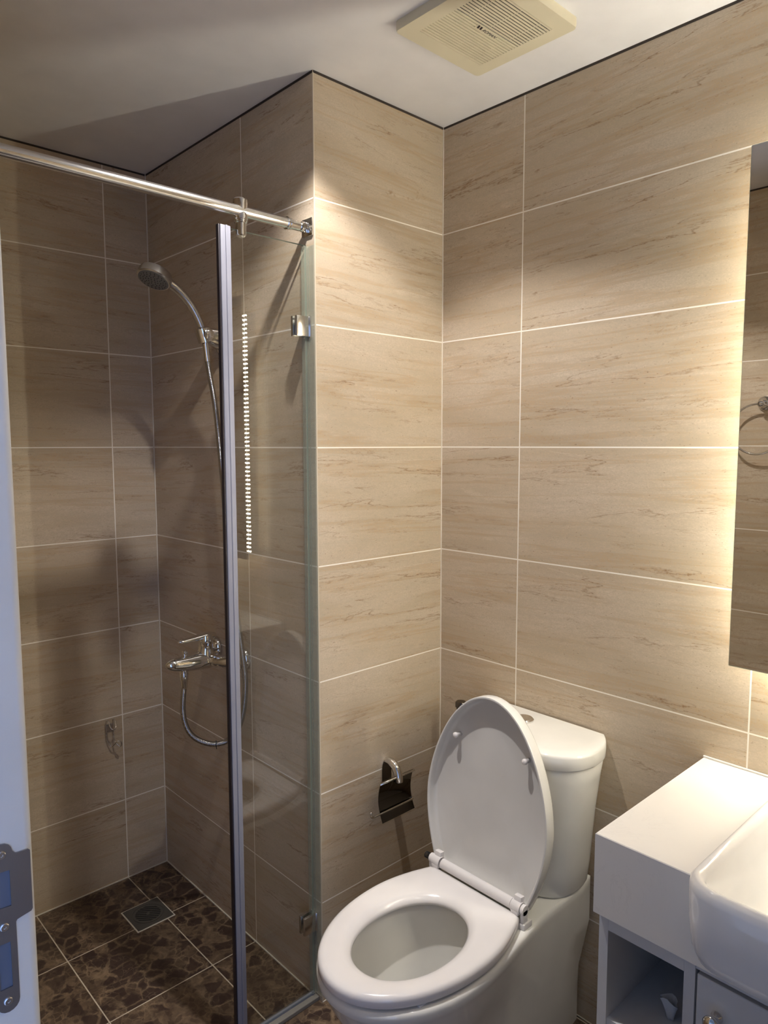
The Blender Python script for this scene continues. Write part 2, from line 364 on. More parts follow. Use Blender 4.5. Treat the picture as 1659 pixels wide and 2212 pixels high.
# ceiling with two recesses for the downlights
bm = B()
def ceil_with_holes(bm, holes, r):
    x0, x1, y0, y1 = XL - 0.4, XR + T_, YF - T_, YB + T_
    ys = [y0, (holes[0][1] + holes[1][1]) / 2, y1]
    hs = sorted(holes, key=lambda h: h[1]); n = 32
    for (hx, hy), ya, yb in zip(hs, ys[:-1], ys[1:]):
        circ = [Vector((hx + r * math.cos(2 * PI * k / n), hy + r * math.sin(2 * PI * k / n), ZC)) for k in range(n)]
        outer = []
        for k in range(n):
            c, s = math.cos(2 * PI * k / n), math.sin(2 * PI * k / n)
            tx = ((x1 if c > 0 else x0) - hx) / c if abs(c) > 1e-6 else 1e9; ty = ((yb if s > 0 else ya) - hy) / s if abs(s) > 1e-6 else 1e9
            t = min(tx, ty); outer.append(Vector((hx + t * c, hy + t * s, ZC)))
        corners = [(x0, ya), (x1, ya), (x1, yb), (x0, yb)]
        cv = [bm.verts.new(p_) for p_ in circ]; ov = [bm.verts.new(p_) for p_ in outer]
        for k in range(n):
            j = (k + 1) % n; a, b = outer[k], outer[j]; mid = []
            for cx, cy in corners:
                ang = math.atan2(cy - hy, cx - hx) % (2 * PI); a0 = 2 * PI * k / n; a1 = 2 * PI * (k + 1) / n
                if a0 < ang < a1: mid = [bm.verts.new((cx, cy, ZC))]
            bm.faces.new([cv[k], ov[k]] + mid + [ov[j], cv[j]])
ceil_with_holes(bm, [(LX, LY), (0.85, 0.05)], 0.036)
box(bm, XL - 0.4, XR + T_, YF - T_, YB + T_, ZC + 0.06, ZC + 0.12)
struct('ceiling', bm, 'ceiling', 'smooth white painted ceiling')
bm = B(); box(bm, XR, XR + T_, YF - T_, YB + T_, -0.08, ZC + 0.06); struct('wall_right', bm, 'wall_r', 'beige travertine tiled wall behind the toilet and mirror')
# pillar: front face and shower side face as one wall block with its own tile layout on each face
bm = B(); box(bm, XE, XR - 0.0005, YP, YB - 0.0005, -0.02, ZC + 0.03)
bm.faces.ensure_lookup_table()
for f in bm.faces:
    f.normal_update(); f.material_index = 1 if abs(f.normal.x) > 0.5 else 0
struct('wall_pillar', bm, ['wall_p', 'wall_e'], 'beige tiled projecting pillar between the shower and the toilet')
bm = B(); box(bm, XL - T_, XR + T_, YB, YB + T_, -0.08, ZC + 0.06); struct('wall_back', bm, 'wall_b', 'beige tiled wall at the back of the shower')
bm = B(); box(bm, XL - 0.4, XR + T_, YF - T_, YF, -0.08, ZC + 0.06); struct('wall_front', bm, 'wall_b', 'tiled wall at the basin end')
DY0, DY1, DZ = -0.16, 0.765, 2.12
bm = B(); box(bm, JX - 0.125, XL, DY1 + 0.045, YB, -0.08, ZC + 0.06); box(bm, JX - 0.125, XL, YF, DY0 - 0.045, -0.08, ZC + 0.06); box(bm, JX - 0.125, XL, DY0 - 0.045, DY1 + 0.045, DZ + 0.045, ZC + 0.06)
struct('wall_left', bm, 'wall_l', 'tiled wall with the doorway')
# corner lines
def trim(n, x, y, r=0.0016, m_='grout', z0=0.0):
    bm = B(); box(bm, x - r, x + r, y - r, y + r, z0, ZC); return struct('trim_%d' % n, bm, m_)
trim(1, XR - 0.0006, YP - 0.0006)
trim(2, XE - 0.0006, YB - 0.0006, 0.0024)
bm = B()
prism(bm, [(XE - 0.0010, YP - 0.0010), (XE + 0.0022, YP - 0.0010), (XE + 0.0022, YP + 0.001), (XE + 0.001, YP + 0.0022), (XE - 0.0010, YP + 0.0022)], 0.0, ZC)
struct('trim_3', bm, 'edge')
bm = B(); box(bm, XL, XE, YB - 0.003, YB, 0, 0.003); box(bm, XE - 0.003, XE, YP + 0.03, YB, 0, 0.003); struct('trim_4', bm, 'grout')
bm = B(); box(bm, XE, XR, YP - 0.002, YP, 0, 0.002); box(bm, XR - 0.002, XR, YF, YP, 0, 0.002); struct('trim_5', bm, 'grout')
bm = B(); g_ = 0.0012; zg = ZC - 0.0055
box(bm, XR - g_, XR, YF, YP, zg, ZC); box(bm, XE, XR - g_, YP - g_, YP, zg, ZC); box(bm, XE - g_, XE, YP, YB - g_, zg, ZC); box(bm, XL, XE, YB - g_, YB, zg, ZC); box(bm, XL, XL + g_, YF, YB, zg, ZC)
struct('trim_7', bm, simple('ceiling_line_painted_shade', srgb(58, 48, 40), 0.7))  # dark strip painting in the shade along the ceiling line
# raised threshold strip across the shower opening
bm = B(); box(bm, XL, XE, 1.428, 1.462, 0.0, 0.012, 0.002); struct('trim_6', bm, 'threshold', 'low grey threshold strip under the shower glass')

# door frame in the left wall
bm = B()
pts = [(JX - 0.125, DY1 - 0.005), (JX - 0.0148, DY1 - 0.005), (JX - 0.009, DY1 - 0.0025), (JX - 0.0057, DY1 + 0.003), (JX - 0.0045, DY1 + 0.045), (JX - 0.125, DY1 + 0.045)]
prism(bm, pts, 0.0, DZ)
pts = [(JX - 0.125, DY0), (JX - 0.0057, DY0), (JX - 0.0045, DY0 - 0.045), (JX - 0.125, DY0 - 0.045)]
prism(bm, pts, 0.0, DZ)
box(bm, JX - 0.125, JX - 0.0057, DY0 - 0.045, DY1 + 0.045, DZ, DZ + 0.045)
frame = struct('door_1', bm, 'jamb', 'white painted door frame at the left edge of the view', auto=40)
# strike plate on the jamb: outline in (x, z)
YJ = DY1 - 0.005
def plate_outline():
    pts = []
    for k in range(9):      # top rounded end
        a = PI - k * PI / 8; pts.append((0.1835 + 0.0105 * math.cos(a), 1.0805 + 0.0105 * math.sin(a)))
    pts += [(0.1955, 1.0785), (0.1972, 1.0768), (0.2085, 1.0768), (0.2105, 1.0748), (0.2105, 1.0118), (0.2090, 1.0095), (0.1955, 1.0065), (0.1940, 1.0045), (0.1940, 0.926)]
    for k in range(9):
        a = 0 - k * PI / 8; pts.append((0.1835 + 0.0105 * math.cos(a), 0.922 + 0.0105 * math.sin(a)))
    pts.append((0.173, 1.0805)); return pts
def grid_plate(bm, outline, holes, y, th):
    """flat plate in the xz plane with rectangular holes, triangulated"""
    t = B(); loops = []
    for lp in [outline] + holes:
        vs = [t.verts.new((x, y, z)) for x, z in lp]; es = [t.edges.new((vs[i], vs[(i + 1) % len(vs)])) for i in range(len(vs))]; loops += es
    bmesh.ops.triangle_fill(t, edges=loops, use_beauty=True, use_dissolve=False)
    r = bmesh.ops.extrude_face_region(t, geom=t.faces[:]); vs = [g for g in r['geom'] if isinstance(g, bmesh.types.BMVert)]
    bmesh.ops.translate(t, verts=vs, vec=(0, -th, 0)); merge(bm, t)
bm = B(); grid_plate(bm, plate_outline()[:-1], [[(0.1745, 1.0625), (0.1905, 1.0615), (0.1905, 1.0235), (0.1745, 1.0245)], [(0.1765, 0.986), (0.1880, 0.986), (0.1880, 0.9375), (0.1765, 0.9375)]], YJ, 0.0016)
sp_ = obj('strike_plate', bm, 'strike', frame); sp_['label'] = 'grey metal strike plate with curved lip'
bm = B(); box(bm, 0.174, 0.191, YJ - 0.0004, YJ + 0.0002, 1.022, 1.064); box(bm, 0.176, 0.1885, YJ - 0.0004, YJ + 0.0002, 0.937, 0.9865)
# flat dark patches on the jamb paint the shade of two latch recesses
o_ = obj('latch_recess_shade', bm, simple('latch_pocket_shade', srgb(96, 104, 122), 0.6), frame)
for (sx, sz) in ((0.1838, 1.0795), (0.1832, 1.0035), (0.1832, 0.9235)):
    bm = B(); lathe(bm, [(0.0042, 0.0), (0.0042, 0.0008), (0.0034, 0.0013), (0.0014, 0.0013), (0.0011, 0.0006)], (sx, YJ - 0.0016, sz), (0, -1, 0), 20); obj('screw', bm, 'screw', sp_, auto=30)

# ------------------------------------------------------------------ ceiling fan grille
VX0, VX1, VY0, VY1 = 1.104, 1.378, 0.876, 1.148
fan = thing('exhaust_fan', 'square cream slatted exhaust fan grille on the ceiling', 'vent', ((VX0 + VX1) / 2, (VY0 + VY1) / 2, ZC))
def rrect(x0, x1, y0, y1, r, n=5):
    out = []
    for cx, cy, a0 in ((x1 - r, y1 - r, 0), (x0 + r, y1 - r, PI / 2), (x0 + r, y0 + r, PI), (x1 - r, y0 + r, 1.5 * PI)):
        for k in range(n + 1): a = a0 + k * PI / 2 / n; out.append((cx + r * math.cos(a), cy + r * math.sin(a)))
    return out
GX0, GX1 = 1.141, 1.341; GY0, GY1 = 0.915, 1.109
bm = B(); zf = ZC - 0.019
o1 = rrect(VX0, VX1, VY0, VY1, 0.012); o2 = rrect(VX0 + .0015, VX1 - .0015, VY0 + .0015, VY1 - .0015, 0.011)
inn = rrect(GX0, GX1, GY0, GY1, 0.002)
L3 = lambda pts, z: [(x, y, z) for x, y in pts]
loft(bm, [L3(o1, ZC), L3(o1, ZC - 0.013), L3(o2, zf), L3(inn, zf), L3(inn, zf + 0.012)], False, False)
obj('fan_frame', bm, 'plastic', fan, auto=40)
ns = 26; pitch = (GY1 - GY0) / ns
bm = B(); bd = B()
for k in range(ns):
    yc = GY1 - (k + 0.5) * pitch
    box(bm, GX0 - 0.001, GX1 + 0.001, yc - pitch * 0.31, yc + pitch * 0.31, zf + 0.0002, zf + 0.0014)
for xx in (1.175, 1.241, 1.307): box(bm, xx - 0.0006, xx + 0.0006, GY0, GY1, zf + 0.0006, zf + 0.0014)
yc = (GY0 + GY1) / 2 + 0.003
box(bm, 1.214, 1.282, yc - 0.0085, yc + 0.0065, zf - 0.0002, zf + 0.0014)
gr = obj('fan_grille', bm, 'plastic', fan)
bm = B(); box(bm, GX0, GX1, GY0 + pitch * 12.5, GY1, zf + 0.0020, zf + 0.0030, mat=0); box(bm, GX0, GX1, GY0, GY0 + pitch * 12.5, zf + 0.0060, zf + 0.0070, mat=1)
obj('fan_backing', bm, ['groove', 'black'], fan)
bm = B()
for x0_ in (1.2155, 1.2235): quad(bm, [(x0_, yc - 0.0055, zf - 0.0004), (x0_ + 0.0055, yc - 0.0055, zf - 0.0004), (x0_ + 0.009, yc + 0.004, zf - 0.0004), (x0_ + 0.0035, yc + 0.004, zf - 0.0004)])
obj('logo_mark', bm, 'logo', gr)
tc_ = bpy.data.curves.new('logo_text', 'FONT'); tc_.body = 'ROMAN'; tc_.size = 0.0115; tc_.shear = 0.3; tc_.extrude = 0.0001; tc_.space_character = 1.05; tc_.materials.append(M['logo'])
to = bpy.data.objects.new('logo_text', tc_); C.objects.link(to); to.location = (1.2345, yc + 0.004, zf - 0.0005); to.rotation_euler = (PI, 0, 0)
bpy.context.view_layer.update()
lm = bpy.data.meshes.new_from_object(to.evaluated_get(bpy.context.evaluated_depsgraph_get())); lo = bpy.data.objects.new('logo_lettering', lm); C.objects.link(lo); lo.matrix_world = to.matrix_world.copy()
bpy.data.objects.remove(to); lo.parent = gr; lo.matrix_parent_inverse = gr.matrix_world.inverted()

# downlights, the basin one unseen and assumed
for i, (lx, ly, lb) in enumerate(((LX, LY, 'round recessed ceiling downlight between shower and toilet'), (0.85, 0.05, 'unseen round ceiling downlight assumed in front of the basin'))):
    dl = thing('downlight', lb, 'lamp', (lx, ly, ZC), 'recessed ceiling downlights')
    bm = B(); lathe(bm, [(0.036, 0.05), (0.036, 0.0), (0.046, 0.0), (0.046, -0.003), (0.036, -0.004), (0.0345, 0.0), (0.0345, 0.05)], (lx, ly, ZC), (0, 0, 1), 40, caps=False); obj('rim', bm, 'steel', dl, auto=40)
    bm = B(); lathe(bm, [(0.0345, 0.052), (0.0345, 0.050), (0.02, 0.047), (0.001, 0.046)], (lx, ly, ZC), (0, 0, 1), 32); obj('bulb', bm, 'bulb', dl, auto=40)

# ------------------------------------------------------------------ shower screen, rod
YG = 1.446; TH = math.radians(-0.5)
def gpt(d, off, z):        # d metres out from the pillar side along the glass, off across it
    return Vector((XE - d * math.cos(TH) + off * math.sin(TH), YG - d * math.sin(TH) + off * math.cos(TH), z))
def gbox(bm, d0, d1, o0, o1, z0, z1, mat=0, bev=0):
    t = B(); box(t, d0, d1, o0, o1, z0, z1, bev)
    for v in t.verts: v.co = gpt(v.co.x, v.co.y, v.co.z)
    for f in t.faces: f.material_index = mat
    merge(bm, t)
scr = thing('shower_screen', 'narrow clear glass shower panel hinged to the pillar, with grey edge seal', 'shower screen', (XE, YG, 0.0))
GD0, GD1, GZ0, GZ1 = 0.006, 0.232, 0.018, 1.972
bm = B(); gbox(bm, GD0, GD1, -0.004, 0.004, GZ0, GZ1)
bm.normal_update()
for f in bm.faces: f.normal_update(); f.material_index = 0 if abs(f.normal.y) > 0.5 else 1
obj('glass_panel', bm, ['glass', 'glassedge'], scr)
bm = B(); gbox(bm, 0.217, 0.243, -0.0075, 0.0075, GZ0, GZ1 + 0.004, 0, 0.002); gbox(bm, 0.243, 0.2475, -0.0055, 0.0055, GZ0, GZ1 + 0.004, 1, 0.001); gbox(bm, 0.226, 0.231, -0.0095, -0.007, GZ0, GZ1 + 0.004, 0, 0.0008)
obj('edge_seal', bm, ['seal', 'sealdark'], scr, auto=40)
bm = B(); gbox(bm, 0.006, 0.205, -0.003, 0.003, 0.012, 0.019); obj('bottom_sweep', bm, 'seal', scr)
bm = B(); gbox(bm, 0.0005, 0.0145, -0.0065, 0.0065, GZ0, GZ1 - 0.002); gbox(bm, 0.0005, 0.004, -0.0285, -0.0066, GZ0, GZ1 - 0.002); obj('wall_seal', bm, 'clearseal', scr)
for hz in (1.777, 0.222):
    bm = B(); gbox(bm, 0.004, 0.043, -0.0125, -0.0045, hz - 0.0245, hz + 0.0245, 0, 0.0012); gbox(bm, 0.004, 0.043, 0.0045, 0.0125, hz - 0.0245, hz + 0.0245, 0, 0.0012)
    gbox(bm, 0.0, 0.0045, -0.0155, 0.0125, hz - 0.0265, hz + 0.0265, 0, 0.001)
    obj('hinge', bm, 'steel', scr, auto=40)
YR, ZR = 1.440, 2.013
rod = thing('support_rod', 'polished steel support rod crossing above the shower opening', 'rail', (XE, YR, ZR))
bm = B(); tube(bm, [(XL + 0.012, YR, ZR), (XE - 0.062, YR, ZR)], 0.0125, 32); obj('tube', bm, 'steel', rod, auto=40)
bm = B(); tube(bm, [(XE - 0.066, YR, ZR), (XE - 0.062, YR, ZR)], 0.0150, 28); tube(bm, [(XE - 0.062, YR, ZR), (XE - 0.030, YR, ZR)], 0.0122, 28)
lathe(bm, [(0.0118, -0.008), (0.0135, -0.006), (0.0135, -0.002), (0.0118, 0.0)], (XE - 0.060, YR, ZR), (-1, 0, 0), 28); obj('end_collar', bm, 'chrome', rod, auto=40)
bm = B(); t = B(); bmesh.ops.create_uvsphere(t, u_segments=24, v_segments=14, radius=0.0125); t.transform(Matrix.Translation((XE - 0.020, YR, ZR))); merge(bm, t)
tube(bm, [(XE - 0.020, YR - 0.014, ZR), (XE - 0.020, YR - 0.010, ZR)], 0.006, 16); box(bm, XE - 0.005, XE, YR - 0.020, YR + 0.020, ZR - 0.020, ZR + 0.022, 0.001); box(bm, XE - 0.018, XE - 0.004, YR - 0.004, YR + 0.004, ZR - 0.012, ZR + 0.012, 0.001)
obj('wall_mount', bm, 'chrome', rod, auto=40)
bm = B(); lathe(bm, [(0.02, 0), (0.02, 0.008), (0.015, 0.012)], (XL, YR, ZR), (1, 0, 0), 28); obj('wall_mount', bm, 'chrome', rod, auto=40)
xc = 0.906
bm = B(); lathe(bm, [(0.0140, 0.028), (0.0165, 0.025), (0.0165, 0.014), (0.0148, 0.0), (0.0165, -0.012), (0.0168, -0.018), (0.0160, -0.019), (0.0160, -0.022), (0.0150, -0.0225), (0.0150, -0.025), (0.0125, -0.026), (0.0122, -0.052), (0.0105, -0.054)], (xc, YR + 0.003, ZR), (0, 0, 1), 32)
obj('glass_clamp', bm, 'chrome', rod, auto=35)

# ------------------------------------------------------------------ shower set
Ym = 1.853
mix = thing('shower_mixer', 'chrome single-lever shower mixer on the tiled side wall', 'faucet', (XE, Ym, 0.862))
for yy in (1.9325, 1.7740):
    bm = B(); lathe(bm, [(0.036, 0.0), (0.036, 0.006), (0.0340, 0.012), (0.028, 0.019), (0.019, 0.024)], (XE, yy, 0.866), (-1, 0, 0), 36); obj('escutcheon', bm, 'chrome', mix, smooth=True)
    bm = B(); tube(bm, spline([(XE - 0.012, yy, 0.866), (XE - 0.035, yy, 0.866), (XE - 0.052, yy + (Ym - yy) * 0.12, 0.864), (XE - 0.064, yy + (Ym - yy) * 0.5, 0.862), (XE - 0.068, Ym, 0.862)], 6), [0.0155] * 9 + [0.0165] * 9 + [0.0185] * 7, 22); obj('inlet_arm', bm, 'chrome', mix, smooth=True)
bm = B(); tube(bm, spline([(1.040, Ym, 0.862), (1.020, Ym, 0.862), (0.99, Ym, 0.862), (0.95, Ym, 0.863), (0.915, Ym, 0.866), (0.898, Ym, 0.868), (0.890, Ym, 0.869)], 6),
    lambda i: [0.022, 0.028, 0.0265, 0.0225, 0.0175, 0.0110, 0.003][min(6, i // 6)] * (1 - (i % 6) / 6) + [0.022, 0.028, 0.0265, 0.0225, 0.0175, 0.0110, 0.003][min(6, i // 6 + 1)] * (i % 6) / 6, 28)
obj('body', bm, 'chrome', mix, smooth=True)
bm = B(); lathe(bm, [(0.031, -0.006), (0.0230, 0.012), (0.0205, 0.028), (0.0205, 0.043), (0.0215, 0.044), (0.0215, 0.060), (0.020, 0.069), (0.006, 0.073)], (1.014, Ym, 0.866), (0.04, 0, 1), 32); obj('cartridge_dome', bm, 'chrome', mix, auto=50)
bm = B(); tube(bm, spline([(1.042, Ym, 0.930), (1.02, Ym, 0.935), (0.985, Ym, 0.931), (0.945, Ym, 0.928), (0.930, Ym, 0.928)], 6), lambda i: [0.014, 0.0175, 0.0135, 0.0095, 0.004][min(4, i // 6)] * (1 - (i % 6) / 6) + [0.014, 0.0175, 0.0135, 0.0095, 0.004][min(4, i // 6 + 1)] * (i % 6) / 6, 20, flat=1.0)
for v in bm.verts: v.co.z = 0.930 + (v.co.z - 0.930) * 0.6 + (0.0 if v.co.x > 0.99 else 0.0)
obj('lever', bm, 'chrome', mix, smooth=True)
bm = B(); lathe(bm, [(0.0055, 0.0), (0.0055, 0.011), (0.0080, 0.014), (0.0080, 0.020), (0.005, 0.023)], (0.949, Ym, 0.878), (0, 0, 1), 20); obj('diverter_knob', bm, 'chrome', mix, auto=40)
bm = B(); lathe(bm, [(0.013, 0.014), (0.0115, 0.0), (0.0115, -0.010), (0.0125, -0.011), (0.0125, -0.017), (0.0105, -0.019)], (0.945, Ym, 0.845), (0, 0, 1), 24); obj('hose_outlet', bm, 'chrome', mix, auto=40)
# hose
hp = [(0.945, Ym, 0.828), (0.945, Ym, 0.800), (0.939, 1.852, 0.760), (0.9375, 1.850, 0.712), (0.950, 1.846, 0.665), (0.977, 1.840, 0.632), (1.015, 1.828, 0.612), (1.047, 1.808, 0.615), (1.062, 1.775, 0.648),
      (1.064, 1.742, 0.700), (1.064, 1.722, 0.770), (1.064, 1.719, 0.830), (1.064, 1.733, 0.905), (1.064, 1.757, 1.010), (1.064, 1.785, 1.120), (1.064, 1.808, 1.300), (1.064, 1.826, 1.450), (1.060, 1.843, 1.600), (1.048, 1.852, 1.700), (1.040, 1.851, 1.760), (1.036, 1.848, 1.785)]
raw = spline(hp, 14)
def resample(pts, step):
    out = [pts[0]]; acc = 0.0
    for a, b in zip(pts[:-1], pts[1:]):
        L = (b - a).length; d = step - acc
        while d <= L: out.append(a.lerp(b, d / L)); d += step
        acc = (acc + L) % step
    return out
hs_ = resample(raw, 0.00125)
hose = thing('shower_hose', 'ribbed chrome shower hose looping from mixer up to hand shower', 'hose', (0.945, Ym, 0.80))
bm = B(); tube(bm, hs_, lambda i: 0.0081 if i % 3 else 0.0062, 10); obj('ribbed_tube', bm, 'hose', hose, smooth=True)
bm = B(); lathe(bm, [(0.0118, 0.0), (0.0118, -0.012), (0.0095, -0.016), (0.0085, -0.036), (0.0072, -0.038)], (0.945, Ym, 0.828), (0, 0, 1), 24); obj('hose_nut', bm, 'chrome', hose, auto=40)
bm = B(); tube(bm, [(1.0440, 1.8505, 1.725), (1.0360, 1.848, 1.785)], [0.0085, 0.0095], 18); obj('hose_nut', bm, 'chrome', hose, auto=40)
bm = B(); tube(bm, [Vector((1.0235, 1.8235, 0.6125)), Vector((1.0255, 1.8225, 0.6122))], 0.0085, 14); tube(bm, [(1.0245, 1.823, 0.609), (1.0245, 1.819, 0.596)], 0.0012, 6); obj('cable_tie', bm, 'black', hose)
# wall holder
hold = thing('shower_holder', 'chrome wall bracket holding the hand shower', 'bracket', (XE, 1.842, 1.79))
bm = B(); t = B(); loft(t, [[(XE - d, 1.845 + w * a, 1.792 + h * b + dz) for a, b in [(-1, -.7), (-.7, -1), (.7, -1), (1, -.7), (1, .7), (.7, 1), (-.7, 1), (-1, .7)]] for d, w, h, dz in ((0, 0.026, 0.036, -0.010), (0.008, 0.026, 0.036, -0.010), (0.016, 0.020, 0.028, -0.004), (0.05, 0.015, 0.022, 0.002), (0.062, 0.013, 0.017, 0.004))])
bmesh.ops.bevel(t, geom=[e for e in t.edges], offset=0.001, segments=1, affect='EDGES'); merge(bm, t); obj('arm', bm, 'chrome', hold, auto=35)
ax = Vector((-0.30, 0.0, 0.954))
bm = B(); lathe(bm, [(0.0215, -0.024), (0.0215, 0.014), (0.0175, 0.017), (0.0130, 0.0), (0.0130, -0.024)], Vector((1.030, 1.845, 1.800)), ax, 28, caps=False); obj('socket', bm, 'chrome', hold, auto=40)
bm = B(); lathe(bm, [(0.015, 0.0), (0.015, 0.008), (0.010, 0.011)], (1.034, 1.827, 1.796), (0.05, -1, 0.0), 24); obj('pivot_knob', bm, 'chrome', hold, auto=40)
# hand shower
hh = thing('hand_shower', 'satin chrome hand shower with round spray head, hung in the wall bracket', 'shower head', (1.034, 1.845, 1.79))
hc = Vector((0.893, 1.850, 1.938)); fn = Vector((-0.42, -0.15, -0.895)).normalized()
hpts = spline([(1.036, 1.8475, 1.783), (1.026, 1.846, 1.812), (1.010, 1.845, 1.846), (0.987, 1.845, 1.880), (0.958, 1.846, 1.908), (0.930, 1.848, 1.926), (0.905, 1.85, 1.938)], 7)
bm = B(); tube(bm, hpts, lambda i: 0.0090 + 0.0035 * min(1, i / 30) , 20, flat=1.15); obj('handle', bm, 'satin', hh, smooth=True)
bm = B(); lathe(bm, [(0.012, -0.020), (0.030, -0.017), (0.043, -0.010), (0.0455, -0.002), (0.0460, 0.012), (0.043, 0.0145), (0.040, 0.0145)], hc, fn, 48); obj('head_shell', bm, 'satin', hh, auto=35)
bm = B(); lathe(bm, [(0.0405, 0.0135), (0.0405, 0.0152), (0.039, 0.0158), (0.001, 0.0158)], hc, fn, 48)
fp = obj('spray_face', bm, 'nozzle', hh, auto=35)
n_ = (Vector((0, 0, 1)) - fn * fn.z).normalized(); b_ = fn.cross(n_)
bm = B()
for rr, cnt in ((0.006, 4), (0.013, 8), (0.020, 12), (0.027, 16), (0.034, 20)):
    for k in range(cnt):
        a = 2 * PI * k / cnt + rr * 40; c0 = hc + n_ * rr * math.cos(a) + b_ * rr * math.sin(a)
        lathe(bm, [(0.0013, 0.0156), (0.0011, 0.0172)], c0, fn, 6)
obj('nozzles', bm, 'black', fp)

# drain
dr = thing('floor_drain', 'square grey metal floor drain with round slotted grate', 'drain', (0.914, 2.081, 0.0))
dx0, dx1, dy0, dy1 = 0.856, 0.972, 2.022, 2.141
bm = B()
loft(bm, [L3([(dx0 - .004, dy0 - .004), (dx1 + .004, dy0 - .004), (dx1 + .004, dy1 + .004), (dx0 - .004, dy1 + .004)], z) for z in (0.0, 0.0012)], False, True)
obj('grout_joint', bm, 'grout', dr)
cx, cy, R0 = 0.914, 2.0815, 0.0455
bm = B(); n = 48
sq = []
for k in range(n):
    a = 2 * PI * k / n; c, s = math.cos(a), math.sin(a); t_ = min(0.058 / max(abs(c), 1e-6), 0.0595 / max(abs(s), 1e-6)); sq.append((cx + t_ * c, cy + t_ * s))
ci = lambda r: [(cx + r * math.cos(2 * PI * k / n), cy + r * math.sin(2 * PI * k / n)) for k in range(n)]
loft(bm, [L3(sq, 0.001), L3(sq, 0.0028), L3(ci(R0 + 0.002), 0.0028), L3(ci(R0 + 0.002), 0.0018), L3(ci(R0), 0.0018), L3(ci(R0), 0.0032), L3(ci(R0 - 0.007), 0.0032), L3(ci(R0 - 0.007), 0.0022)], False, False)
obj('cover_plate', bm, 'drain', dr, auto=30)
bm = B(); Ri = R0 - 0.006; ca, sa = math.cos(math.radians(-38)), math.sin(math.radians(-38))
for k in range(-4, 5):
    d = k * 0.0092; L = math.sqrt(max(Ri * Ri - d * d, 0)); t = B(); box(t, -L, L, d - 0.0021, d + 0.0021, 0.0021, 0.0033)
    for v in t.verts: v.co = Vector((cx + v.co.x * ca - v.co.y * sa, cy + v.co.x * sa + v.co.y * ca, v.co.z))
    merge(bm, t)
lathe(bm, [(0.006, 0.002), (0.006, 0.0034)], (cx, cy, 0), (0, 0, 1), 16); obj('grate', bm, 'drain', dr)
bm = B(); lathe(bm, [(Ri, 0.0015), (Ri, 0.0019)], (cx, cy, 0), (0, 0, 1), 40); obj('drain_opening', bm, 'black', dr)

# wire hook on back wall
hk = thing('wire_hook', 'small chrome wire double hook stuck low on the shower back wall', 'hook', (0.91, YB, 0.54))
hx0, hx1, yb_ = 0.893, 0.917, YB - 0.006
bm = B()
w = spline([(hx0, yb_, 0.530), (hx0 - .0005, yb_, 0.556), (hx0 + .001, yb_ - 0.002, 0.5755), (hx0 + 0.004, yb_ - 0.012, 0.5740), (hx0 + 0.005, yb_ - 0.022, 0.560), (hx0 + 0.010, yb_ - 0.028, 0.5515), (hx0 + 0.019, yb_ - 0.028, 0.5515), (hx1 + 0.001, yb_ - 0.022, 0.560), (hx1 + 0.001, yb_ - 0.012, 0.5740), (hx1 - 0.001, yb_ - 0.002, 0.5765), (hx1, yb_, 0.556), (hx1, yb_, 0.530)], 5); tube(bm, w, 0.0019, 8)
w = spline([(hx0, yb_, 0.530), (hx0 + 0.001, yb_, 0.508), (hx0 + 0.012, yb_ - 0.006, 0.486), (hx0 + 0.017, yb_ - 0.015, 0.492), (hx0 + 0.025, yb_ - 0.026, 0.506), (hx0 + 0.036, yb_ - 0.030, 0.503), (hx0 + 0.037, yb_ - 0.028, 0.489), (hx0 + 0.031, yb_ - 0.024, 0.488), (hx0 + 0.023, yb_ - 0.014, 0.503), (hx1, yb_, 0.514), (hx1, yb_, 0.530)], 5); tube(bm, w, 0.0019, 8)
obj('wire', bm, 'chrome', hk, smooth=True)
bm = B(); box(bm, hx0 + 0.0005, hx1 - 0.0005, YB - 0.0062, YB - 0.0008, 0.538, 0.562, 0.001); obj('sticky_pad', bm, 'satin', hk)

# ------------------------------------------------------------------ toilet paper holder
tp = thing('toilet_paper_holder', 'chrome toilet paper holder with dark-reflecting metal flap, empty, on the tiled pillar', 'toilet paper holder', (1.318, YP, 0.57))
bm = B(); t = B()
pl = []
for k in range(13): a = PI * k / 12; pl.append((1.329 + 0.018 * math.cos(a), 0.578 + 0.032 * math.sin(a)))
pl += [(1.311, 0.545), (1.347, 0.545)]
loft(t, [[(x, YP, z) for x, z in pl], [(x, YP - 0.004, z) for x, z in pl]]); merge(bm, t); obj('wall_plate', bm, 'chrome', tp, auto=40)
bm = B(); tube(bm, spline([(1.330, YP - 0.003, 0.600), (1.330, YP - 0.020, 0.603), (1.329, YP - 0.040, 0.594), (1.328, YP - 0.052, 0.575), (1.328, YP - 0.055, 0.556)], 7), lambda i: 0.0105 + 0.002 * math.sin(i / 29 * PI), 20); obj('arm', bm, 'chrome', tp, smooth=True)
yw = YP - 0.055
bm = B(); tube(bm, [(1.256, yw, 0.5720), (1.388, yw, 0.5720)], 0.0030, 12)
tube(bm, spline([(1.221, yw - 0.002, 0.503), (1.2225, yw - 0.002, 0.494), (1.232, yw, 0.4895), (1.25, yw, 0.4895), (1.31, yw, 0.4895), (1.376, yw, 0.4895), (1.383, yw + 0.002, 0.4895), (1.385, yw + 0.010, 0.4895)], 6), 0.0029, 12)
t = B(); bmesh.ops.create_uvsphere(t, u_segments=14, v_segments=8, radius=0.0042); t.transform(Matrix.Translation((1.221, yw - 0.002, 0.505))); merge(bm, t)
obj('roll_bar', bm, 'chrome', tp, smooth=True)
bm = B(); rows = []
